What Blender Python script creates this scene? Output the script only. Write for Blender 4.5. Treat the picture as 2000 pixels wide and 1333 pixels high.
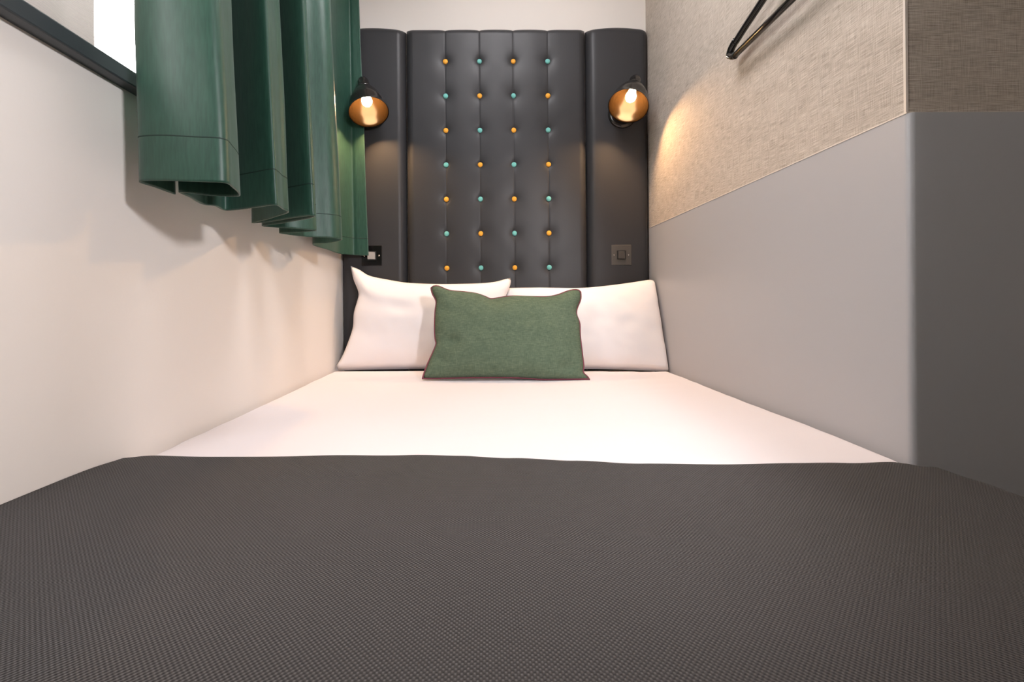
import bpy, bmesh, math, random
from mathutils import Vector, Matrix, noise

# ------------------------------------------------------------------ scene, camera, light
for o in list(bpy.data.objects):
    bpy.data.objects.remove(o)
S = bpy.context.scene
COL = S.collection
CAMZ = 0.87                                   # camera height above the floor
FPX, PPX, PPY = 889.0, 959.3, 588.0          # focal length in pixels of a 2000 px wide frame, principal point
YAW, ROLL = math.radians(0.6), math.radians(0.45)
cF = Vector((math.sin(YAW), math.cos(YAW), 0))
cR0 = Vector((math.cos(YAW), -math.sin(YAW), 0))
cU0 = Vector((0, 0, 1))
cR = cR0 * math.cos(ROLL) - cU0 * math.sin(ROLL)
cU = cU0 * math.cos(ROLL) + cR0 * math.sin(ROLL)
cam = bpy.data.cameras.new('camera')
cam.sensor_width = 36.0
cam.lens = 36.0 * FPX / 2000.0
cam.shift_x = (1000 - PPX) / 2000.0
cam.shift_y = (PPY - 1333 / 2) / 2000.0
cam.clip_start = 0.02
camo = bpy.data.objects.new('camera', cam)
COL.objects.link(camo)
m = Matrix.Identity(4)
for i in range(3):
    m[i][0], m[i][1], m[i][2] = cR[i], cU[i], -cF[i]
m[2][3] = CAMZ
camo.matrix_world = m
S.camera = camo

S.view_settings.view_transform = 'Standard'
S.view_settings.look = 'None'
S.view_settings.gamma = 1
S.view_settings.use_curve_mapping = False
S.view_settings.exposure = 0.0

w = bpy.data.worlds.new('sky')
S.world = w
w.use_nodes = True
w.node_tree.nodes['Background'].inputs[0].default_value = (1.0, 0.985, 0.975, 1)
w.node_tree.nodes['Background'].inputs[1].default_value = 12.0


def lamp(name, kind, loc, target, power, color, radius, **kw):
    l = bpy.data.lights.new(name, kind)
    l.energy = power
    l.color = color
    if kind == 'AREA':
        l.shape = 'DISK'
        l.size = radius * 2
    else:
        l.shadow_soft_size = radius
    for k, v in kw.items():
        setattr(l, k, v)
    o = bpy.data.objects.new(name, l)
    COL.objects.link(o)
    o.location = loc
    d = Vector(target) - Vector(loc)
    o.rotation_euler = d.to_track_quat('-Z', 'Y').to_euler()
    return o


WARM = (1.0, 0.97, 1.0)
# ceiling downlight above the middle of the bed
lamp('ceiling_lamp_light', 'AREA', (0.06, 1.10, 2.44), (0.06, 1.10, 0), 15, WARM, 0.28)
# unseen spot added for the light from the front right, turned into the alcove
lamp('unseen_spot_light', 'SPOT', (0.75, -0.35, 1.48), (-0.5, 1.25, 0.92), 76, WARM, 0.07, spot_size=math.radians(66), spot_blend=0.4)

# ------------------------------------------------------------------ helpers


def at(px, py, x=None, y=None, z=None):
    """point of the place seen at a pixel of the photograph, on a plane x, y or z (z above the floor)"""
    u, v = (px - PPX) / FPX, -(py - PPY) / FPX
    d = cF + cR * u + cU * v
    if x is not None:
        t = x / d.x
    elif y is not None:
        t = y / d.y
    else:
        t = (z - CAMZ) / d.z
    return Vector((d.x * t, d.y * t, d.z * t + CAMZ))


def lin(r, g, b):
    f = lambda c: (c / 255 / 12.92) if c / 255 <= 0.04045 else ((c / 255 + 0.055) / 1.055) ** 2.4
    return (f(r), f(g), f(b), 1)


class Mat:
    def __init__(s, name, color, rough=0.5, metal=0.0, spec=0.5, **kw):
        s.m = bpy.data.materials.new(name)
        s.m.use_nodes = True
        s.t = s.m.node_tree
        s.b = s.t.nodes['Principled BSDF']
        s.b.inputs['Base Color'].default_value = color
        s.b.inputs['Roughness'].default_value = rough
        s.b.inputs['Metallic'].default_value = metal
        s.b.inputs['Specular IOR Level'].default_value = spec
        for k, v in kw.items():
            s.b.inputs[k].default_value = v
        s._c = None

    def n(s, kind, **kw):
        nd = s.t.nodes.new(kind)
        for k, v in kw.items():
            if k.startswith('i_'):
                nd.inputs[k[2:]].default_value = v
            else:
                setattr(nd, k, v)
        return nd

    def link(s, a, b):
        s.t.links.new(a, b)

    def coord(s):
        if s._c is None:
            s._c = s.n('ShaderNodeTexCoord').outputs['Object']
        return s._c

    def scaled(s, v, src=None):
        mp = s.n('ShaderNodeVectorMath', operation='MULTIPLY')
        s.link(src or s.coord(), mp.inputs[0])
        mp.inputs[1].default_value = v
        return mp.outputs[0]

    def noise(s, vec, scale=1.0, detail=2.0, rough=0.5):
        nd = s.n('ShaderNodeTexNoise')
        nd.inputs['Scale'].default_value = scale
        nd.inputs['Detail'].default_value = detail
        nd.inputs['Roughness'].default_value = rough
        s.link(vec, nd.inputs['Vector'])
        return nd.outputs['Fac']

    def math(s, op, a, b=None, clamp=False):
        nd = s.n('ShaderNodeMath', operation=op)
        nd.use_clamp = clamp
        for i, q in enumerate((a, b)):
            if q is None:
                continue
            if isinstance(q, (int, float)):
                nd.inputs[i].default_value = q
            else:
                s.link(q, nd.inputs[i])
        return nd.outputs[0]

    def ramp(s, fac, stops):
        nd = s.n('ShaderNodeValToRGB')
        e = nd.color_ramp.elements
        while len(e) < len(stops):
            e.new(0.5)
        for el, (p, c) in zip(e, stops):
            el.position = p
            el.color = c
        s.link(fac, nd.inputs[0])
        return nd.outputs[0]

    def base(s, col):
        s.link(col, s.b.inputs['Base Color'])

    def bump(s, h, dist, strength=1.0):
        nd = s.n('ShaderNodeBump')
        nd.inputs['Strength'].default_value = strength
        nd.inputs['Distance'].default_value = dist
        s.link(h, nd.inputs['Height'])
        s.link(nd.outputs[0], s.b.inputs['Normal'])


def mesh_obj(name, verts, faces, mat, parent=None, smooth=True, uv=None):
    me = bpy.data.meshes.new(name)
    me.from_pydata([tuple(v) for v in verts], [], faces)
    me.validate()
    bm = bmesh.new()
    bm.from_mesh(me)
    bmesh.ops.recalc_face_normals(bm, faces=bm.faces)
    bm.to_mesh(me)
    bm.free()
    if smooth:
        me.polygons.foreach_set('use_smooth', [True] * len(me.polygons))
    me.materials.append(mat.m if isinstance(mat, Mat) else mat)
    o = bpy.data.objects.new(name, me)
    COL.objects.link(o)
    if parent:
        o.parent = parent
    return o


def bm_obj(name, bm, mat, parent=None, smooth=False):
    bmesh.ops.recalc_face_normals(bm, faces=bm.faces)
    me = bpy.data.meshes.new(name)
    bm.to_mesh(me)
    bm.free()
    if smooth:
        me.polygons.foreach_set('use_smooth', [True] * len(me.polygons))
    me.materials.append(mat.m)
    o = bpy.data.objects.new(name, me)
    COL.objects.link(o)
    if parent:
        o.parent = parent
    return o


def add_box(bm, x0, x1, y0, y1, z0, z1, bevel=0.0, seg=2):
    r = bmesh.ops.create_cube(bm, size=1)
    vs = r['verts']
    for v in vs:
        v.co = Vector((x0 + (v.co.x + .5) * (x1 - x0), y0 + (v.co.y + .5) * (y1 - y0), z0 + (v.co.z + .5) * (z1 - z0)))
    if bevel > 0:
        es = list({e for v in vs for e in v.link_edges})
        bmesh.ops.bevel(bm, geom=es, offset=bevel, segments=seg, profile=0.5, affect='EDGES')


def box(name, x0, x1, y0, y1, z0, z1, mat, parent=None, bevel=0.0, seg=2):
    bm = bmesh.new()
    add_box(bm, x0, x1, y0, y1, z0, z1, bevel, seg)
    return bm_obj(name, bm, mat, parent, smooth=False)


def prism(name, poly, z0, z1, mat, parent=None):
    """vertical extrusion of a plan polygon"""
    n = len(poly)
    v = [(x, y, z0) for x, y in poly] + [(x, y, z1) for x, y in poly]
    f = [list(range(n)), list(range(n, 2 * n))] + [(i, (i + 1) % n, n + (i + 1) % n, n + i) for i in range(n)]
    return mesh_obj(name, v, f, mat, parent, smooth=False)


def lathe(name, prof, mat, parent=None, seg=40, M=None, close=False):
    """profile of (radius, height along local z) turned about z, placed by matrix M"""
    M = M or Matrix.Identity(4)
    v, f = [], []
    for r, h in prof:
        for k in range(seg):
            a = 2 * math.pi * k / seg
            v.append(M @ Vector((max(r, 1e-5) * math.cos(a), max(r, 1e-5) * math.sin(a), h)))
    n = len(prof)
    rng = range(n) if close else range(n - 1)
    for i in rng:
        j = (i + 1) % n
        for k in range(seg):
            k2 = (k + 1) % seg
            f.append((i * seg + k, i * seg + k2, j * seg + k2, j * seg + k))
    return mesh_obj(name, v, f, mat, parent)


def smooth_path(pts, sub=6, closed=False):
    pts = [Vector(p) for p in pts]
    n = len(pts)
    out = []
    for i in range(n if closed else n - 1):
        g = (lambda k: pts[k % n]) if closed else (lambda k: pts[min(max(k, 0), n - 1)])
        p0, p1, p2, p3 = g(i - 1), g(i), g(i + 1), g(i + 2)
        for s in range(sub):
            t = s / sub
            out.append(0.5 * ((2 * p1) + (p2 - p0) * t + (2 * p0 - 5 * p1 + 4 * p2 - p3) * t * t + (3 * p1 - p0 - 3 * p2 + p3) * t ** 3))
    if not closed:
        out.append(pts[-1])
    return out


def tube(name, path, rad, mat, parent=None, seg=10, closed=False):
    path = [Vector(p) for p in path]
    n = len(path)
    v, f = [], []
    prev = None
    for i, p in enumerate(path):
        a = path[(i - 1) % n] if closed or i > 0 else p
        b = path[(i + 1) % n] if closed or i < n - 1 else p
        t = (b - a).normalized()
        if prev is None:
            prev = t.orthogonal().normalized()
        nrm = (prev - t * prev.dot(t)).normalized()
        prev = nrm
        bn = t.cross(nrm)
        r = rad[i] if isinstance(rad, (list, tuple)) else rad
        for k in range(seg):
            q = 2 * math.pi * k / seg
            v.append(p + nrm * (r * math.cos(q)) + bn * (r * math.sin(q)))
    for i in range(n if closed else n - 1):
        j = (i + 1) % n
        for k in range(seg):
            k2 = (k + 1) % seg
            f.append((i * seg + k, i * seg + k2, j * seg + k2, j * seg + k))
    if not closed:
        f.append(list(range(seg)))
        f.append(list(range((n - 1) * seg, n * seg)))
    return mesh_obj(name, v, f, mat, parent)


def thing(name, loc, label, cat, group=None):
    o = bpy.data.objects.new(name, None)
    o.empty_display_size = 0.05
    COL.objects.link(o)
    o.location = loc
    return tag(o, label, cat, group)


def tag(o, label, cat, group=None):
    o['label'] = label
    o['category'] = cat
    if group:
        o['group'] = group
    return o


def adopt(root):
    """children were built in world space: keep them there under a root that stands at the thing's base"""
    off = Matrix.Translation(-root.location)
    for c in root.children:
        c.matrix_parent_inverse = off


def struct(o, label, cat):
    o['kind'] = 'structure'
    return tag(o, label, cat)


def interp(tbl, x):
    if x <= tbl[0][0]:
        return tbl[0][1]
    for (a, va), (b, vb) in zip(tbl, tbl[1:]):
        if x <= b:
            t = (x - a) / (b - a)
            t = t * t * (3 - 2 * t)
            return va + (vb - va) * t
    return tbl[-1][1]


# ------------------------------------------------------------------ key dimensions (metres, floor at z = 0)
XL, XR = -0.606, 0.695                 # the two walls the bed stands between
YB = 1.953                             # wall behind the headboard
YH = 1.910                             # face of the headboard
YRET = 0.744                           # face of the wall that returns to the right
ZBED = CAMZ - 0.268                    # top of the duvet
ZWAIN = CAMZ + 0.303                   # top of the grey wall panel
ZC = 2.45
XFAR, YFOOT = 1.95, -1.75

# ------------------------------------------------------------------ materials
M = {}
a = Mat('cream_wall_paint', lin(229, 223, 217), 0.55, spec=0.3)
a.bump(a.noise(a.coord(), 220, 3), 0.0004, 0.25)
M['cream'] = a
a = Mat('white_wall_paint', lin(235, 228, 221), 0.7, spec=0.3)
M['white'] = a
a = Mat('ceiling_paint', lin(235, 230, 224), 0.8, spec=0.2)
M['ceiling'] = a

a = Mat('linen_wallpaper', lin(170, 158, 146), 0.85, spec=0.2)
sx = a.n('ShaderNodeSeparateXYZ')
a.link(a.coord(), sx.inputs[0])
al = a.math('ADD', sx.outputs[0], sx.outputs[1])
cb = a.n('ShaderNodeCombineXYZ')
a.link(al, cb.inputs[0])
a.link(sx.outputs[2], cb.inputs[1])
v2 = cb.outputs[0]
hz = a.noise(a.scaled((30, 800, 1), v2), 1, 2, 0.6)
vt = a.noise(a.scaled((800, 26, 1), v2), 1, 2, 0.6)
fine = a.noise(a.scaled((900, 900, 1), v2), 1, 1, 0.5)
big = a.noise(a.scaled((7, 22, 1), v2), 1, 2, 0.5)
h = a.math('ADD', a.math('MULTIPLY', hz, 0.58), a.math('MULTIPLY', vt, 0.32))
h = a.math('ADD', h, a.math('MULTIPLY', fine, 0.10))
h2 = a.math('ADD', h, a.math('MULTIPLY', a.math('SUBTRACT', big, 0.5), 0.10))
a.base(a.ramp(h2, [(0.36, lin(150, 138, 126)), (0.5, lin(186, 174, 161)), (0.64, lin(214, 203, 191))]))
a.bump(h, 0.0008, 0.5)
M['wallpaper'] = a

a = Mat('grey_panel_laminate', lin(173, 172, 174), 0.42, spec=0.45)
a.bump(a.noise(a.coord(), 5, 2), 0.004, 0.12)
M['panel'] = a
M['trim'] = Mat('pale_trim', lin(216, 205, 194), 0.35, spec=0.5)
M['anthracite'] = Mat('anthracite_frame_paint', lin(50, 56, 60), 0.4, spec=0.5)
M['carpet'] = Mat('grey_carpet', lin(80, 78, 78), 0.95, spec=0.1)
a = Mat('window_glass', (1, 1, 1, 1), 0.02, spec=0.5)
a.b.inputs['Transmission Weight'].default_value = 1.0
a.b.inputs['IOR'].default_value = 1.45
lp = a.n('ShaderNodeBsdfTransparent')
mix = a.n('ShaderNodeMixShader')
gl = a.n('ShaderNodeBsdfGlossy')
gl.inputs['Roughness'].default_value = 0.02
mix.inputs[0].default_value = 0.05
a.link(lp.outputs[0], mix.inputs[1])
a.link(gl.outputs[0], mix.inputs[2])
a.link(mix.outputs[0], a.t.nodes['Material Output'].inputs['Surface'])
M['glass'] = a

# sheer net: part see-through, part translucent weave
a = Mat('sheer_net', lin(222, 210, 200), 0.9)
tr = a.n('ShaderNodeBsdfTranslucent')
tr.inputs[0].default_value = (0.075, 0.067, 0.063, 1)
df = a.n('ShaderNodeBsdfDiffuse')
df.inputs[0].default_value = lin(225, 212, 202)
mx = a.n('ShaderNodeMixShader')
st = a.noise(a.scaled((30, 30, 900)), 1, 1)
a.link(a.ramp(st, [(0.35, (0.15, 0.15, 0.15, 1)), (0.65, (0.35, 0.35, 0.35, 1))]), mx.inputs[0])
a.link(tr.outputs[0], mx.inputs[1])
a.link(df.outputs[0], mx.inputs[2])
a.link(mx.outputs[0], a.t.nodes['Material Output'].inputs['Surface'])
M['net'] = a

a = Mat('charcoal_leatherette', lin(57, 57, 59), 0.43, spec=0.33)
a.bump(a.noise(a.coord(), 900, 2), 0.0003, 0.35)
M['leather'] = a
M['orange'] = Mat('orange_button_cloth', lin(244, 172, 60), 0.6, spec=0.3)
M['teal'] = Mat('teal_button_cloth', lin(118, 192, 184), 0.6, spec=0.3)
M['seam'] = Mat('seam_thread', lin(40, 40, 42), 0.6)

a = Mat('white_cotton', (0.815, 0.757, 0.768, 1), 0.85, spec=0.2)
a.b.inputs['Sheen Weight'].default_value = 0.15
a.bump(a.noise(a.coord(), 9, 3), 0.004, 0.12)
M['cotton'] = a

a = Mat('pillow_cotton', (0.93, 0.885, 0.885, 1), 0.85, spec=0.2)
a.b.inputs['Sheen Weight'].default_value = 0.15
a.bump(a.noise(a.scaled((16, 16, 9)), 1, 3), 0.004, 0.2)
M['pillow'] = a

a = Mat('woven_throw', lin(88, 82, 80), 0.75, spec=0.3)
P = 0.0043
k = 2 * math.pi / P
s3 = a.n('ShaderNodeSeparateXYZ')
a.link(a.coord(), s3.inputs[0])
wob = a.noise(a.coord(), 60, 1)
xx = a.math('ADD', a.math('MULTIPLY', s3.outputs[0], k), a.math('MULTIPLY', wob, 1.2))
yy = a.math('ADD', a.math('MULTIPLY', s3.outputs[1], k), a.math('MULTIPLY', wob, -1.0))
prod = a.math('MULTIPLY', a.math('SINE', xx), a.math('SINE', yy))
hh = a.math('ADD', a.math('MULTIPLY', prod, 0.5), 0.5)
hh2 = a.math('ADD', hh, a.math('MULTIPLY', a.noise(a.coord(), 700, 2), 0.35))
a.base(a.ramp(hh2, [(0.15, lin(27, 25, 25)), (0.6, lin(43, 40, 39)), (1.0, lin(62, 58, 57))]))
a.bump(hh, 0.0013, 0.9)
a.b.inputs['Sheen Weight'].default_value = 0.1
M['throw'] = a

a = Mat('green_satin', lin(44, 82, 68), 0.46, spec=0.5)
a.base(a.ramp(a.noise(a.scaled((260, 260, 30)), 1, 2), [(0.3, lin(33, 69, 56)), (0.7, lin(44, 82, 67))]))
a.b.inputs['Sheen Weight'].default_value = 0.12
a.b.inputs['Sheen Roughness'].default_value = 0.4
a.bump(a.noise(a.scaled((14, 14, 7)), 1, 3), 0.006, 0.35)
M['curtain'] = a
M['thread'] = Mat('dark_green_thread', lin(28, 52, 44), 0.7)

a = Mat('green_cushion_weave', lin(92, 106, 88), 0.9, spec=0.15)
n1 = a.noise(a.scaled((60, 60, 700)), 1, 2)
n2 = a.noise(a.scaled((700, 200, 60)), 1, 2)
n3 = a.noise(a.coord(), 18, 2)
hc = a.math('ADD', a.math('MULTIPLY', n1, 0.5), a.math('MULTIPLY', n2, 0.4))
hc = a.math('ADD', hc, a.math('MULTIPLY', n3, 0.1))
a.base(a.ramp(hc, [(0.3, lin(74, 90, 74)), (0.5, lin(92, 108, 89)), (0.7, lin(118, 130, 108))]))
a.bump(hc, 0.001, 0.5)
M['cushion'] = a
M['piping'] = Mat('plum_piping', lin(122, 66, 78), 0.7, spec=0.3)

M['lamp_black'] = Mat('pearl_black_metal', lin(34, 31, 30), 0.18, spec=0.7)
M['lamp_gold'] = Mat('gold_lining', (0.0030, 0.0016, 0.0006, 1), 0.18, spec=0.014)
a = Mat('bulb_glow', (1, 0.8, 0.5, 1), 0.3)
a.b.inputs['Emission Color'].default_value = (1.0, 0.60, 0.29, 1)
a.b.inputs['Emission Strength'].default_value = 860.0
M['bulb'] = a
M['black_gloss'] = Mat('gloss_black_plastic', lin(20, 18, 18), 0.2, spec=0.6)
M['black_nickel'] = Mat('black_nickel', lin(26, 25, 26), 0.15, metal=0.3, spec=0.6)
M['grey_plate'] = Mat('pewter_plate', lin(92, 88, 84), 0.4, metal=0.35)
M['chrome'] = Mat('satin_chrome', lin(190, 184, 178), 0.25, metal=0.9)
M['steel'] = Mat('dull_steel', lin(150, 142, 134), 0.5, metal=0.3)
M['rocker_dark'] = Mat('dark_rocker', lin(38, 36, 36), 0.35)
M['divan'] = Mat('divan_fabric', lin(70, 68, 70), 0.9, spec=0.1)

# ------------------------------------------------------------------ the room
struct(box('floor', XL - .12, XFAR + .12, YFOOT - .12, YB + .12, -0.1, 0, M['carpet']), 'grey carpeted floor under the bed', 'floor')
struct(box('ceiling', XL - .12, XFAR + .12, YFOOT - .12, YB + .12, ZC, ZC + .1, M['ceiling']), 'white painted ceiling above the bed', 'ceiling')
struct(box('wall_back', XL - .12, XFAR, YB, YB + .12, 0, ZC, M['white']), 'white painted wall above the dark headboard', 'wall')
struct(box('wall_front', XL - .12, XFAR, YFOOT - .12, YFOOT, 0, ZC, M['wallpaper']), 'linen papered wall at the foot of the room', 'wall')
struct(box('wall_far', XFAR, XFAR + .12, YFOOT - .12, YB + .12, 0, ZC, M['wallpaper']), 'linen papered wall at the far right of the room', 'wall')

WY0, WY1, WZ0, WZ1 = -0.15, 1.60, CAMZ + .373, 2.12          # window opening in the left wall
bm = bmesh.new()
add_box(bm, XL - .22, XL, YFOOT - .12, YB, 0, WZ0)
add_box(bm, XL - .22, XL, YFOOT - .12, YB, WZ1, ZC)
add_box(bm, XL - .22, XL, YFOOT - .12, WY0, WZ0, WZ1)
add_box(bm, XL - .22, XL, WY1, YB, WZ0, WZ1)
struct(bm_obj('wall_left', bm, M['cream']), 'cream painted wall below the window', 'wall')

win = bpy.data.objects.new('window_1', None)
COL.objects.link(win)
win.location = (XL - .1, .5, WZ0)
struct(win, 'bright window with dark frame behind the green curtain', 'window')
box('window_sill', XL - .2, XL + .023, WY0 - .03, WY1 + .03, CAMZ + .361, CAMZ + .387, M['anthracite'], win, 0.0025)
bm = bmesh.new()
gx0, gx1 = XL - .17, XL - .12
add_box(bm, gx0, gx1, WY0, WY1, WZ0 + .014, WZ0 + .055, .003)
add_box(bm, gx0, gx1, WY0, WY1, WZ1 - .045, WZ1, .003)
add_box(bm, gx0, gx1, WY0, WY0 + .045, WZ0 + .055, WZ1 - .045, .003)
add_box(bm, gx0, gx1, WY1 - .045, WY1, WZ0 + .055, WZ1 - .045, .003)
bm_obj('window_frame', bm, M['anthracite'], win)
box('window_pane', gx0 + .02, gx0 + .026, WY0 + .045, WY1 - .045, WZ0 + .055, WZ1 - .045, M['glass'], win)
adopt(win)

# papered wall with its return to the right (one L in plan)
struct(prism('wall_right', [(XR, YRET), (XR, YB), (XR + .13, YB), (XR + .13, YRET + .13), (XFAR, YRET + .13), (XFAR, YRET)], 0, ZC, M['wallpaper']),
       'linen papered wall with outer corner right of the bed', 'wall')
# grey panel below, proud of the paper, rounded at the corner
arc = []
R_, tx, ty = 0.010, 0.0015, 0.008
for i in range(9):
    q = math.pi + i / 8 * math.pi / 2
    arc.append((XR - tx + R_ + R_ * math.cos(q), YRET - ty + R_ + R_ * math.sin(q)))
poly = [(XR - tx, YH + .02)] + arc + [(XFAR - .002, YRET - ty), (XFAR - .002, YRET - .0002), (XR - .0002, YRET - .0002), (XR - .0002, YH + .02)]
struct(prism('trim_1', poly, 0.0, ZWAIN, M['panel']), 'smooth light grey wall panel below the linen wallpaper', 'wall panel')
struct(prism('trim_2', [(XR - .0025, YH + .0), (XR - .0025, YRET - .0035), (XFAR - .002, YRET - .0095), (XFAR - .002, YRET - .0002), (XR - .0002, YRET - .0002), (XR - .0002, YH)], ZWAIN, ZWAIN + .0022, M['trim']),
       'thin pale cap strip along the top of the grey panel', 'trim')
struct(prism('trim_3', [(XR - .0012, YRET + .003), (XR - .0012, YRET - .0012), (XR + .003, YRET - .0012), (XR + .003, YRET - .0002), (XR - .0002, YRET - .0002), (XR - .0002, YRET + .003)], ZWAIN + .0024, ZC, M['trim']),
       'thin pale vertical bead on the corner of the wallpaper', 'trim')

# ------------------------------------------------------------------ bed: base and mattress
bed = thing('bed', (0.05, .9, 0), 'double bed base and mattress filling the alcove under the white duvet', 'bed')
bx0, bx1, by0, by1 = XL + .012, XR - .014, -0.10, YH - .012
box('base', bx0, bx1, by0, by1, .06, .34, M['divan'], bed, .015)
box('mattress', bx0, bx1, by0, by1, .342, ZBED - .066, M['cotton'], bed, .03, 4)
for sx_ in (bx0 + .08, bx1 - .08):
    for sy_ in (by0 + .08, by1 - .08):
        lathe('leg', [(0, 0), (.024, 0), (.03, .061), (0, .061)], M['black_gloss'], bed, 16, Matrix.Translation((sx_, sy_, 0)))
adopt(bed)

# duvet: soft slab, edges rolled down
def sheet(name, xs, ys, zf, thick, mat):
    nx, ny = len(xs), len(ys)
    top = [Vector((x, y, zf(x, y))) for y in ys for x in xs]
    bot = [Vector((p.x, p.y, p.z - thick)) for p in top]
    v = top + bot
    N = nx * ny
    f = []
    for j in range(ny - 1):
        for i in range(nx - 1):
            q = (j * nx + i, j * nx + i + 1, (j + 1) * nx + i + 1, (j + 1) * nx + i)
            f.append(q)
            f.append(tuple(N + k for k in reversed(q)))
    ring = [i for i in range(nx)] + [j * nx + nx - 1 for j in range(1, ny)] + [(ny - 1) * nx + i for i in range(nx - 2, -1, -1)] + [j * nx for j in range(ny - 2, 0, -1)]
    for q, r in zip(ring, ring[1:] + ring[:1]):
        f.append((q, r, N + r, N + q))
    return mesh_obj(name, v, f, mat)


def fr(a, b, n):
    return [a + (b - a) * i / (n - 1) for i in range(n)]


def duvet_z(x, y):
    d = min(x - (XL + .004), (XR - .005) - x)
    r = .022
    z = ZBED
    if d < r:
        z -= r - math.sqrt(max(r * r - (r - max(d, 0)) ** 2, 0))
    nz = noise.noise(Vector((x * 2.2, y * 3.1, 3.3))) * .0035 + noise.noise(Vector((x * 7, y * 4, 1.7))) * .0012
    wr = abs(noise.noise(Vector((x * 2.0 + y * 1.2, y * 9 - x * 2.5, 8.1)))) ** 1.5 * .004
    under = max(0, min(1, (y - (1.762 - .06 * max(0, min(1, (x - .1) / .5)))) / .03))
    return z + nz * .7 + wr - .001 - .021 * under - .007 * max(0, min(1, (.745 - y) / .03)) - .010 * max(0, min(1, (x - .4) / .25)) * max(0, min(1, (.73 - y) / .03))


DX = sorted(set([XL + .004, XL + .007, XL + .012, XL + .019, XR - .005, XR - .008, XR - .013, XR - .020] + fr(XL + .026, XR - .027, 110)))
duvet = sheet('duvet', DX, fr(-.09, YH - .03, 150), duvet_z, .036, M['cotton'])
tag(duvet, 'smooth white cotton duvet spread over the bed', 'duvet')

# ------------------------------------------------------------------ woven throw over the foot half
edge_px = [(193, 906), (205, 900), (222, 893.5), (250, 889.5), (285, 889), (500, 888), (800, 886), (900, 888), (1000, 892), (1120, 898), (1250, 902.5), (1400, 903.5), (1550, 901), (1650, 897), (1740, 891), (1765, 893.5), (1790, 898)]
ZT = CAMZ - .2535
edge_pts = [at(px, py, z=ZT) for px, py in edge_px]
edge_tbl = [(p.x, p.y) for p in edge_pts]


def build_throw():
    NU, NV = 200, 170
    us = fr(XL + .003, XR - .001, NU)
    hang = .26
    NH = 26
    th = .010
    top = []
    for j in range(NV):
        t = j / (NV - 1)
        row = []
        for i in range(NU + NH):
            x = us[min(i, NU - 1)]
            yb = interp(edge_tbl, x)
            y = yb + (-.085 - yb) * t
            dd = yb - y
            z = ZT + .002 * noise.noise(Vector((x * 3, y * 3, 5))) + .0015 * noise.noise(Vector((x * 9, y * 6, 2)))
            z += .005 * math.exp(-((x - XL) / .07) ** 2)
            z -= .009 * max(0, min(1, (x - .45) / .25)) ** 1.5
            # rolled back hem
            if dd < .012:
                z -= .003 * (1 - dd / .012) ** 2
            # lengthwise soft roll where it meets the wall at the left back corner
            z -= .006 * math.exp(-((x - XL) / .035) ** 2) * math.exp(-(dd / .05) ** 2)
            if i >= NU:
                s = (i - NU + 1) / NH * hang
                free = max(0.0, min(1.0, (YRET - .03 - y) / .08))
                r = .03
                if s < r * math.pi / 2:
                    ox, oz = r * math.sin(s / r), -(r - r * math.cos(s / r))
                else:
                    ox, oz = r, -r - (s - r * math.pi / 2)
                ox += .008 * math.sin(y * 22) * min(1, s / .1)
                x = x + ox * free
                z = z + oz * (free * .98 + .02) - .02 * (1 - free) * min(1, s / .05)
            row.append(Vector((x, y, z)))
        top.append(row)
    W = NU + NH
    v = [p for r in top for p in r]
    n = len(v)
    f = [(j * W + i, j * W + i + 1, (j + 1) * W + i + 1, (j + 1) * W + i) for j in range(NV - 1) for i in range(W - 1)]
    o = mesh_obj('bed_throw', v, f, M['throw'])
    if o.data.polygons[100].normal.z < 0:
        o.data.flip_normals()
    sm = o.modifiers.new('thickness', 'SOLIDIFY')
    sm.thickness = .006
    sm.offset = -1
    return tag(o, 'charcoal grey woven bed throw covering the foot half of the bed', 'throw')


build_throw()

# ------------------------------------------------------------------ headboard
hb = thing('headboard', (.05, YH, 0), 'tall charcoal leatherette headboard with rows of orange and teal buttons', 'headboard')
COLX = [-.1645, -.0215, .1205, .2655]
ROWZ = [CAMZ + 1.0055 - .1445 * i for i in range(7)]
ZTOP = CAMZ + 1.150


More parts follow.
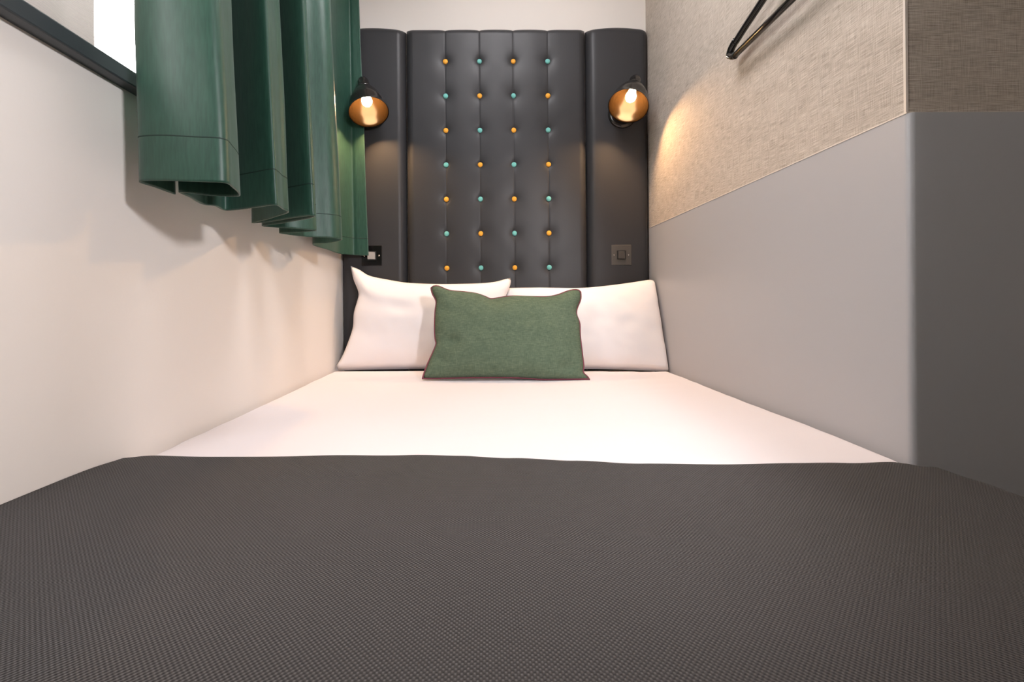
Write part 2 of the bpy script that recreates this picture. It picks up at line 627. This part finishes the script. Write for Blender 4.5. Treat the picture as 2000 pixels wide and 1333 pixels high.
def panel(x0, x1, tuft):
    xs = fr(x0, x1, max(12, int((x1 - x0) / .010)))
    for c in (0, .0015, .003, .006, .010, .016, .023, .032):
        xs += [x0 + c, x1 - c]
    if tuft:
        for c in COLX:
            xs += [c + d for d in (-.012, -.009, -.007, -.005, -.0035, -.002, -.001, 0, .001, .002, .0035, .005, .007, .009, .012)]
    xs = sorted(xs)
    xs = [xs[0]] + [b for a_, b in zip(xs, xs[1:]) if b - a_ > .0006]
    z0 = .42
    zs = fr(z0, ZTOP, 190 if tuft else 90)
    for c in (0, .0015, .003, .006, .010, .016, .023, .032):
        zs.append(ZTOP - c)
    if tuft:
        for zr in ROWZ:
            zs += [zr + d for d in (-.012, -.006, -.003, 0, .003, .006, .012)]
    zs = sorted(zs)
    zs = [zs[0]] + [b for a_, b in zip(zs, zs[1:]) if b - a_ > .0006]
    v, f = [], []
    T = .044
    R2 = .032

    def prof(d):
        d = max(d, 0)
        return 1 if d >= R2 else math.sqrt(max(1 - (1 - d / R2) ** 2, 0))
    for z in zs:
        for x in xs:
            dd = prof(x - x0) * prof(x1 - x) * prof(ZTOP - z)
            u = (x - x0) / (x1 - x0)
            y = YB - .004 - T * (.12 + .88 * dd) - .004 * (4 * u * (1 - u)) * dd
            zz = z
            if tuft:
                for c in COLX:
                    dx = abs(x - c)
                    if dx < .08:
                        y += (.0020 * math.exp(-(dx / .0022)) + .0012 * math.exp(-(dx / .03) ** 2)) * dd
                        if z > ZTOP - .03:
                            zz -= .005 * math.exp(-(dx / .012)) * (z - ZTOP + .03) / .03
                        for zr in ROWZ:
                            r = math.hypot(dx, (z - zr) * .8)
                            if r < .12:
                                y += .010 * math.exp(-(r / .018)) + .005 * math.exp(-(r / .010) ** 2)
                y += .0008 * noise.noise(Vector((x * 14, z * 10, 2)))
            else:
                zz += (.012 * (4 * u * (1 - u)) ** 1.0 - .004) * max(0, (z - ZTOP + .10) / .10)
                y += .0010 * noise.noise(Vector((x * 9, z * 5, 7)))
            v.append((x, y, zz))
    W = len(xs)
    for j in range(len(zs) - 1):
        for i in range(W - 1):
            f.append((j * W + i, j * W + i + 1, (j + 1) * W + i + 1, (j + 1) * W + i))
    # back board
    n = len(v)
    H = len(zs)
    ring = [i for i in range(W)] + [j * W + W - 1 for j in range(1, H)] + [(H - 1) * W + i for i in range(W - 2, -1, -1)] + [j * W for j in range(H - 2, 0, -1)]
    for r in ring:
        v.append((v[r][0], YB - .002, v[r][2]))
    L = len(ring)
    for q in range(L):
        f.append((ring[q], ring[(q + 1) % L], n + (q + 1) % L, n + q))
    return mesh_obj('tufted_panel' if tuft else 'side_panel', v, f, M['leather'], hb)


panel(XL + .001, -.3345, False)
centre = panel(-.331, .4275, True)
panel(.431, XR - .004, False)
bprof = [(0, -.0048), (.005, -.0046), (.0085, -.0036), (.0106, -.0012), (.0109, .001), (.009, .004), (0, .004)]
btn = {}
for r, zr in enumerate(ROWZ):
    for c, xc in enumerate(COLX):
        kind = 'orange' if (r + c) % 2 == 0 else 'teal'
        loc = Vector((xc, YH + .0015, zr))
        if kind not in btn:
            o = lathe('button', bprof, M[kind], centre, 20, Matrix.Rotation(-math.pi / 2, 4, 'X'))
            btn[kind] = o
        else:
            o = btn[kind].copy()
            COL.objects.link(o)
            o.parent = centre
        o.location = loc
        o['label'] = 'small round ' + kind + ' button'
adopt(hb)

# ------------------------------------------------------------------ wall lamps
def wall_lamp(bx, bz, cap, cen, label):
    root = thing('wall_lamp', (bx, YH, bz), label, 'lamp', 'reading lamps on the headboard')
    yf = YH - .003
    # round backplate on the headboard
    Mb = Matrix.Translation((bx, yf, bz)) @ Matrix.Rotation(math.pi / 2, 4, 'X')
    lathe('backplate', [(0, -.004), (.058, -.004), (.060, 0), (.060, .012), (.057, .017), (.045, .0205), (0, .022)], M['lamp_black'], root, 48, Mb)
    cap, cen = Vector(cap), Vector(cen)
    ax = (cen - cap).normalized()
    L = (cen - cap).length
    Ms = Matrix.Translation(cap) @ ax.to_track_quat('Z', 'Y').to_matrix().to_4x4()
    R = .0782
    # bell shade from the neck down to the rim
    outer = [(.0225, .047), (.028, .050), (.0365, .058), (.0455, .071), (.054, .087), (.062, .105), (.0695, .125), (.0748, L - .012), (R, L)]
    outer = [(p.x, p.y) for p in smooth_path([(a_, b_, 0) for a_, b_ in outer], 4)]
    inner = [(r - .0022, h + .0012) for r, h in outer[:-1]] + [(R - .0016, L)]
    shade = lathe('shade', outer + inner[-1:], M['lamp_black'], root, 56, Ms)
    lathe('shade_lining', [(.0, inner[0][1])] + inner, M['lamp_gold'], shade, 56, Ms)
    # socket cap with a shoulder
    lathe('socket_cap', [(0, -.006), (.012, -.0055), (.0195, -.002), (.0225, .006), (.0235, .030), (.0255, .033), (.0255, .042), (.0225, .0485), (0, .0485)], M['lamp_black'], root, 36, Ms)
    # bulb
    b = lathe('bulb', [(0, .132), (.009, .1305), (.016, .1255), (.0200, .117), (.0205, .108), (.018, .097), (.0145, .085), (.012, .066)], M['bulb'], root, 20, Ms)
    lathe('bulb_holder', [(.0, .0475), (.0125, .0475), (.014, .052), (.014, .066), (.0, .066)], M['black_gloss'], root, 20, Ms)
    # arm from the backplate to the socket
    q = cap + ax * .022
    s = Vector((bx, yf - .018, bz + .012))
    mid = Vector((s.x * .6 + q.x * .4, yf - .028, bz + .055))
    tube('arm', smooth_path([s, Vector((s.x, yf - .026, bz + .025)), mid, q + Vector((0, .016, .0)), q], 8), .0065, M['lamp_black'], root, 12)
    kn = Matrix.Translation(q + Vector((0, .020, 0))) @ Matrix.Rotation(math.pi / 2, 4, 'Y')
    lathe('knuckle', [(0, -.012), (.009, -.012), (.0105, -.009), (.0105, .009), (.009, .012), (0, .012)], M['lamp_black'], root, 20, kn)
    adopt(root)
    for ch in root.children:
        for g in ch.children:
            g.matrix_parent_inverse = Matrix.Identity(4)
    return root


yo, yc = 1.790, 1.853
wall_lamp(-.470, CAMZ + .783, at(709, 158, y=yc), at(720.5, 220, y=yo), 'black bell wall lamp beside the green curtain, lit')
wall_lamp(.575, CAMZ + .778, at(1241, 155, y=yc), at(1227, 208, y=yo - .012), 'black bell wall lamp beside the linen papered wall, lit')

# ------------------------------------------------------------------ switches
def switch(x, z, plate, rock, lab):
    root = thing('light_switch', (x, YH, z), lab, 'switch', 'switches on the headboard')
    yf = YH - .004
    box('plate', x - .043, x + .043, yf - .006, yf + .006, z - .043, z + .043, plate, root, .003, 3)
    bm = bmesh.new()
    for (a0, a1, b0, b1) in ((-.019, .019, .016, .019), (-.019, .019, -.019, -.016), (-.019, -.016, -.016, .016), (.016, .019, -.016, .016)):
        add_box(bm, x + a0, x + a1, yf - .0085, yf - .005, z + b0, z + b1)
    bm_obj('surround', bm, M['rocker_dark'], root)
    # rocker tilted about its middle
    bm = bmesh.new()
    add_box(bm, -.0155, .0155, -.004, .002, -.0155, .0155, .001)
    for v in bm.verts:
        v.co.y -= .0055 * v.co.x / .0155 * -1 if v.co.y < 0 else 0
        v.co += Vector((x, yf - .0075, z))
    bm_obj('rocker', bm, rock, root)
    for s in (-1, 1):
        Ms = Matrix.Translation((x + s * .030, yf - .0058, z)) @ Matrix.Rotation(math.pi / 2, 4, 'X')
        sc = lathe('screw', [(.0, 0), (.0034, 0), (.0034, .0006), (.0026, .0014), (0, .0016)], M['chrome'], root, 14, Ms)
    adopt(root)


switch(-.476, CAMZ + .192, M['black_nickel'], M['steel'], 'gloss black light switch half behind the curtain')
switch(.567, CAMZ + .188, M['grey_plate'], M['grey_plate'], 'grey metal light switch above the right pillow')

# ------------------------------------------------------------------ pillows and cushion
def edge(pts_px, ya, yb, n, zmin=None):
    """pixel polyline -> n evenly spaced points of the place, depth running from ya to yb"""
    ln = [0]
    for p, q in zip(pts_px, pts_px[1:]):
        ln.append(ln[-1] + math.hypot(q[0] - p[0], q[1] - p[1]))
    w_ = [at(p[0], p[1], y=ya + (yb - ya) * l / ln[-1]) for p, l in zip(pts_px, ln)]
    if zmin is not None:
        for q in w_:
            q.z = max(q.z, zmin)
    sm = smooth_path(w_, 10)
    d = [0]
    for p, q in zip(sm, sm[1:]):
        d.append(d[-1] + (q - p).length)
    out = []
    k_ = 0
    for i in range(n):
        t = d[-1] * i / (n - 1)
        while k_ < len(d) - 2 and d[k_ + 1] < t:
            k_ += 1
        u = (t - d[k_]) / max(d[k_ + 1] - d[k_], 1e-9)
        out.append(sm[k_].lerp(sm[k_ + 1], min(max(u, 0), 1)))
    return out


def sink(arr, z):
    for i, p in enumerate(arr):
        p.z = min(p.z, z)
        if len(arr) > 4:
            p.y += .05 * math.sin(math.pi * i / (len(arr) - 1)) ** .6


def cushion(name, top, bottom, left, right, T, mat, seed, wr=.003, zmin=None, q=.42, dents=(), Tb=None, bottomfull=0.0):
    n, mm = len(top), len(left)
    front, back = [], []
    c00, c10, c01, c11 = top[0], top[-1], bottom[0], bottom[-1]
    nrm = ((c10 - c00).cross(c01 - c00)).normalized()
    if nrm.y > 0:
        nrm = -nrm
    Tb = Tb or T
    for j in range(mm):
        v = j / (mm - 1)
        for i in range(n):
            u = i / (n - 1)
            p = (1 - v) * top[i] + v * bottom[i] + (1 - u) * left[j] + u * right[j] - ((1 - u) * (1 - v) * c00 + u * (1 - v) * c10 + (1 - u) * v * c01 + u * v * c11)
            a_, b_ = 2 * u - 1, 2 * v - 1
            b2 = b_ * (1 - bottomfull) if b_ > 0 else b_
            t = ((1 - abs(a_) ** 2.4) * (1 - abs(b2) ** 2.4)) ** q if i not in (0, n - 1) and j not in (0, mm - 1) else 0
            e = max(abs(a_), abs(b_))
            w1 = noise.noise(Vector((u * 5 + seed, v * 4, seed))) * wr * 2.0 + noise.noise(Vector((u * 13 + seed, v * 9, seed * 2))) * wr
            # gathers running in from the seam
            w2 = noise.noise(Vector((a_ * 9 + seed, b_ * 9, 4.0))) * wr * 1.4 * e ** 6
            k_ = (w1 + w2) * min(1, t * 2)
            dn = 0
            for (du, dv, ds, da) in dents:
                dn += da * math.exp(-(((u - du) / ds) ** 2 + ((v - dv) / ds) ** 2))
            front.append(p + nrm * (T * t + k_ - dn * min(1, t * 2)))
            back.append(p - nrm * (Tb * t))
    if zmin is not None:
        for q_ in front + back:
            q_.z = max(q_.z, zmin)
    v_ = front[:]
    idx = {}
    for j in range(mm):
        for i in range(n):
            if i in (0, n - 1) or j in (0, mm - 1):
                idx[(i, j)] = j * n + i
            else:
                idx[(i, j)] = len(v_)
                v_.append(back[j * n + i])
    f = []
    for j in range(mm - 1):
        for i in range(n - 1):
            f.append((j * n + i, j * n + i + 1, (j + 1) * n + i + 1, (j + 1) * n + i))
            f.append((idx[(i, j)], idx[(i, j + 1)], idx[(i + 1, j + 1)], idx[(i + 1, j)]))
    return mesh_obj(name, v_, f, mat)


NU, NV = 56, 40
zb = ZBED - .0072
yt, yb_ = 1.872, 1.80
T_ = edge([(685, 520), (702, 527), (722, 539), (760, 547), (800, 553), (860, 555), (930, 554), (965, 551), (985, 546), (997, 543)], yt, yt, NU)
B_ = edge([(654, 719), (700, 718.5), (760, 718), (830, 718), (930, 719), (1000, 721)], yb_ + .02, yb_ - .03, NU, zb)
L_ = edge([(685, 520), (690, 545), (700, 572), (697, 590), (691, 612), (689, 640), (680, 668), (668, 697), (654, 719)], yt, yb_ + .02, NV, zb)
R_e = edge([(997, 543), (997, 556), (986, 590), (986, 660), (1000, 721)], yt, yb_ - .03, NV, zb)
sink(B_, ZBED - .007)
sink(L_[-1:] + R_e[-1:], ZBED - .007)
B_[0] = L_[-1]
B_[-1] = R_e[-1]
p1 = cushion('pillow', T_, B_, L_, R_e, .085, M['pillow'], 1.3, .0022, zb, .5, dents=((.16, .2, .10, -.010), (.30, .33, .07, .008)), Tb=.028, bottomfull=.12)
tag(p1, 'white pillow with pointed corner near the curtain', 'pillow', 'white bed pillows')

T_ = edge([(986, 563), (1050, 562), (1120, 563), (1160, 561), (1205, 556), (1240, 551), (1268, 547), (1281, 549)], yt + .014, yt - .02, NU)
R_e = edge([(1281, 549), (1284, 566), (1285, 590), (1291, 630), (1296, 665), (1303, 695), (1311, 726)], yt - .02, 1.715, NV, zb)
B_ = edge([(1006, 722), (1070, 722), (1140, 722), (1200, 722), (1260, 723), (1311, 726)], 1.80, 1.715, NU, zb)
L_ = edge([(986, 563), (988, 600), (998, 660), (1006, 722)], yt + .014, 1.80, NV, zb)
sink(B_, ZBED - .007)
sink(L_[-1:] + R_e[-1:], ZBED - .007)
B_[0] = L_[-1]
B_[-1] = R_e[-1]
for arr in (T_, R_e, B_):
    for q_ in arr:
        q_.x = min(q_.x, XR - .006)
p2 = cushion('pillow', T_, B_, L_, R_e, .085, M['pillow'], 5.1, .0022, zb, .5, Tb=.026, bottomfull=.12)
tag(p2, 'white pillow against the grey wall panel', 'pillow', 'white bed pillows')

yt, yb_ = 1.665, 1.535
T_ = edge([(842, 563), (848, 559), (858, 560), (872, 566), (885, 569), (905, 570.5), (930, 574), (948, 580), (959, 584.5), (975, 582), (1000, 579), (1040, 580), (1070, 580), (1090, 576), (1112, 568), (1128, 566.5), (1134, 571)], yt, yt, NU)
B_ = edge([(825, 740), (860, 739.5), (920, 738), (1000, 738), (1060, 742), (1100, 746), (1151, 747)], yb_, yb_ - .012, NU, ZBED + .003)
L_ = edge([(842, 563), (845, 575), (852, 589), (850, 610), (849, 640), (850, 662), (852, 672), (845, 690), (833, 717), (825, 740)], yt, yb_, NV, ZBED + .003)
R_e = edge([(1134, 571), (1134, 585), (1127, 603), (1126, 615), (1132, 632), (1133, 655), (1137, 690), (1140, 716), (1139, 728), (1147, 736), (1151, 747)], yt, yb_ - .012, NV, ZBED + .003)
B_[0] = L_[-1]
B_[-1] = R_e[-1]
cu = cushion('cushion', T_, B_, L_, R_e, .066, M['cushion'], 9.4, .0028, ZBED + .003, .48, dents=((.12, .62, .06, .010), (.08, .82, .05, .010), (.88, .88, .06, .009), (.42, .06, .10, .014), (.06, .30, .05, .006)), Tb=.05)
tag(cu, 'green woven scatter cushion with plum piping leaning on the pillows', 'cushion')
ring = T_[:-1] + R_e[:-1] + B_[::-1][:-1] + L_[::-1][:-1]
tube('piping', ring, .0030, M['piping'], cu, 8, True)

# ------------------------------------------------------------------ curtain
hem_px = [(342, 379), (305, 367), (273, 357), (330, 353), (400, 354), (440, 357), (454, 366), (467, 384), (420, 383), (352, 374), (372, 385), (396, 400), (420, 404), (443, 412), (490, 406), (534, 400), (545, 403), (553, 410), (562, 417), (525, 427), (492, 436), (540, 431), (600, 422), (613, 424), (570, 434), (512, 443), (576, 447), (618, 452), (580, 454), (546, 456), (607, 463), (655, 466), (667, 470), (640, 474), (611, 478), (634, 489), (663, 488), (687, 493), (700, 494), (720, 495)]
ZH = CAMZ + .19
HEM_Y = {634: 1.70, 663: 1.79, 687: 1.860, 700: 1.864, 720: 1.866}      # the last pleat turns behind the lamp
hem = []
for px, py in hem_px:
    p = at(px, py, z=ZH)
    if px in HEM_Y and py > 486:
        p = at(px, py, y=HEM_Y[px])
    p.x = max(p.x, XL + .032)
    p.y = min(p.y, 1.866)
    hem.append(p)
hem = smooth_path(hem, 6)
ZCT = 2.26
cz = [ZH, ZH + .004, ZH + .03, ZH + .066, ZH + .070, ZH + .074] + fr(ZH + .10, ZCT, 26)
v, f = [], []
for z in cz:
    hgt = z - ZH
    for i, p in enumerate(hem):
        wgt = max(0, min(1, (p.x - (XL + .035)) / .13))
        x = p.x - .042 * hgt * wgt
        y = p.y
        amp = min(1, hgt / .25)
        x += amp * .005 * noise.noise(Vector((p.y * 10, p.x * 10, z * 3.2))) * wgt
        y += (amp * .007 if p.y < 1.6 else 0) * noise.noise(Vector((p.y * 7 + 4, p.x * 9, z * 2.6)))
        zz = z + (.003 * noise.noise(Vector((p.y * 12, p.x * 12, 0))) if hgt < .1 else 0)
        v.append((x, y, zz))
W = len(hem)
for j in range(len(cz) - 1):
    for i in range(W - 1):
        f.append((j * W + i, j * W + i + 1, (j + 1) * W + i + 1, (j + 1) * W + i))
cur = thing('curtain', (XL + .1, 1.2, ZH), 'pleated dark green satin curtain drawn aside at the window', 'curtain')
cl = mesh_obj('curtain_cloth', v, f, M['curtain'], cur)
sm = cl.modifiers.new('thickness', 'SOLIDIFY')
sm.thickness = .0022
sm.offset = 0
row = [Vector(v[4 * W + i]) for i in range(W)]
tube('hem_stitching', row, .0017, M['thread'], cur, 6)
tube('curtain_track', [(XL + .10, .25, ZCT + .01), (XL + .10, 1.90, ZCT + .01)], .011, M['black_gloss'], cur, 12)
adopt(cur)

# sheer net panel in the window, left of the curtain
nx_ = XL - .085
e0 = at(181, 60, x=nx_)
v, f = [], []
ys = fr(e0.y - .40, e0.y, 90)
zs = fr(WZ0 + .018, WZ1 - .01, 12)
for z in zs:
    for y in ys:
        v.append((nx_ + .005 * math.sin(y * 55) , y, z))
W = len(ys)
for j in range(len(zs) - 1):
    for i in range(W - 1):
        f.append((j * W + i, j * W + i + 1, (j + 1) * W + i + 1, (j + 1) * W + i))
net = mesh_obj('net_curtain', v, f, M['net'])
tag(net, 'pale sheer net panel hanging in the bright window', 'net curtain')

# ------------------------------------------------------------------ coat hanger on the right wall
hx = XR - .028
def hp(y, z):
    return Vector((hx, y, CAMZ + z))
tip = at(1424, 98, x=hx)
bar_a = at(1444, 101, x=hx)
bar_b = at(1540, 4, x=hx)
zbar = (bar_a.z + bar_b.z) / 2 - CAMZ
arm_a = at(1444, 70, x=hx)
arm_b = at(1488, 3, x=hx)
sl = (arm_b.z - arm_a.z) / (arm_a.y - arm_b.y)
yt_ = tip.y
yn = yt_ - .42
ym = (yt_ + yn) / 2
zar = arm_a.z - CAMZ
zap = zar + sl * (arm_a.y - ym)
han = thing('coat_hanger', (hx, ym, CAMZ + zbar), 'black coat hanger hanging on the linen papered wall', 'hanger')
dy = yt_ - arm_a.y
path = [hp(ym, zap), hp((ym + arm_a.y) / 2, (zap + zar) / 2), hp(arm_a.y - .02, zar + sl * .02), hp(arm_a.y + dy * .35, zar - .006)]
tube('shoulder_arm', smooth_path(path, 8), .0086, M['black_gloss'], han, 14)
path2 = [Vector((hx, 2 * ym - p.y, p.z)) for p in path]
tube('shoulder_arm', smooth_path(path2, 8), .0086, M['black_gloss'], han, 14)
for s in (0, 1):
    e = [hp(arm_a.y + dy * .30, zar - .002), hp(arm_a.y + dy * .75, zar - .012), hp(yt_ - .003, (zar + zbar) / 2 - .004), hp(yt_ - .005, zbar + .014), hp(yt_ - .018, zbar + .004), hp(yt_ - .03, zbar)]
    if s:
        e = [Vector((hx, 2 * ym - p.y, p.z)) for p in e]
    tube('sleeve_end', smooth_path(e, 8), .0094, M['black_gloss'], han, 14)
tube('trouser_bar', [hp(yt_ - .024, zbar), hp(yn + .024, zbar)], .0080, M['black_gloss'], han, 14)
hk = [hp(ym, zap - .01), hp(ym, zap + .04), hp(ym + .004, zap + .05)]
for i in range(9):
    q = -math.pi / 2 + i / 8 * math.pi * 1.25
    hk.append(hp(ym + .0 - .026 * math.cos(q + math.pi / 2 - math.pi / 2) * -1 * .9, zap + .078 + .026 * math.sin(q)))
tube('hook', smooth_path(hk, 5), .0028, M['chrome'], han, 10)
adopt(han)
pegz = zap + .078 + .026 - .0075
pg = thing('coat_peg', (XR, ym, CAMZ + pegz), 'small black peg on the linen papered wall holding the hanger', 'peg')
Mp = Matrix.Translation((XR, ym + .004, CAMZ + pegz)) @ Matrix.Rotation(-math.pi / 2, 4, 'Y')
lathe('rosette', [(0, .0), (.016, .0), (.016, .004), (.013, .006), (0, .006)], M['black_gloss'], pg, 24, Mp)
lathe('peg_pin', [(0, .005), (.0045, .005), (.0045, .036), (.007, .038), (.007, .043), (0, .044)], M['black_gloss'], pg, 18, Mp)
adopt(pg)

# ------------------------------------------------------------------ window portal so that daylight is sampled well
pl = bpy.data.lights.new('window_portal', 'AREA')
pl.shape = 'RECTANGLE'
pl.size = WY1 - WY0
pl.size_y = WZ1 - WZ0
pl.cycles.is_portal = True
po = bpy.data.objects.new('window_portal', pl)
COL.objects.link(po)
po.location = (XL - .21, (WY0 + WY1) / 2, (WZ0 + WZ1) / 2)
po.rotation_euler = Vector((1, 0, 0)).to_track_quat('-Z', 'Z').to_euler()
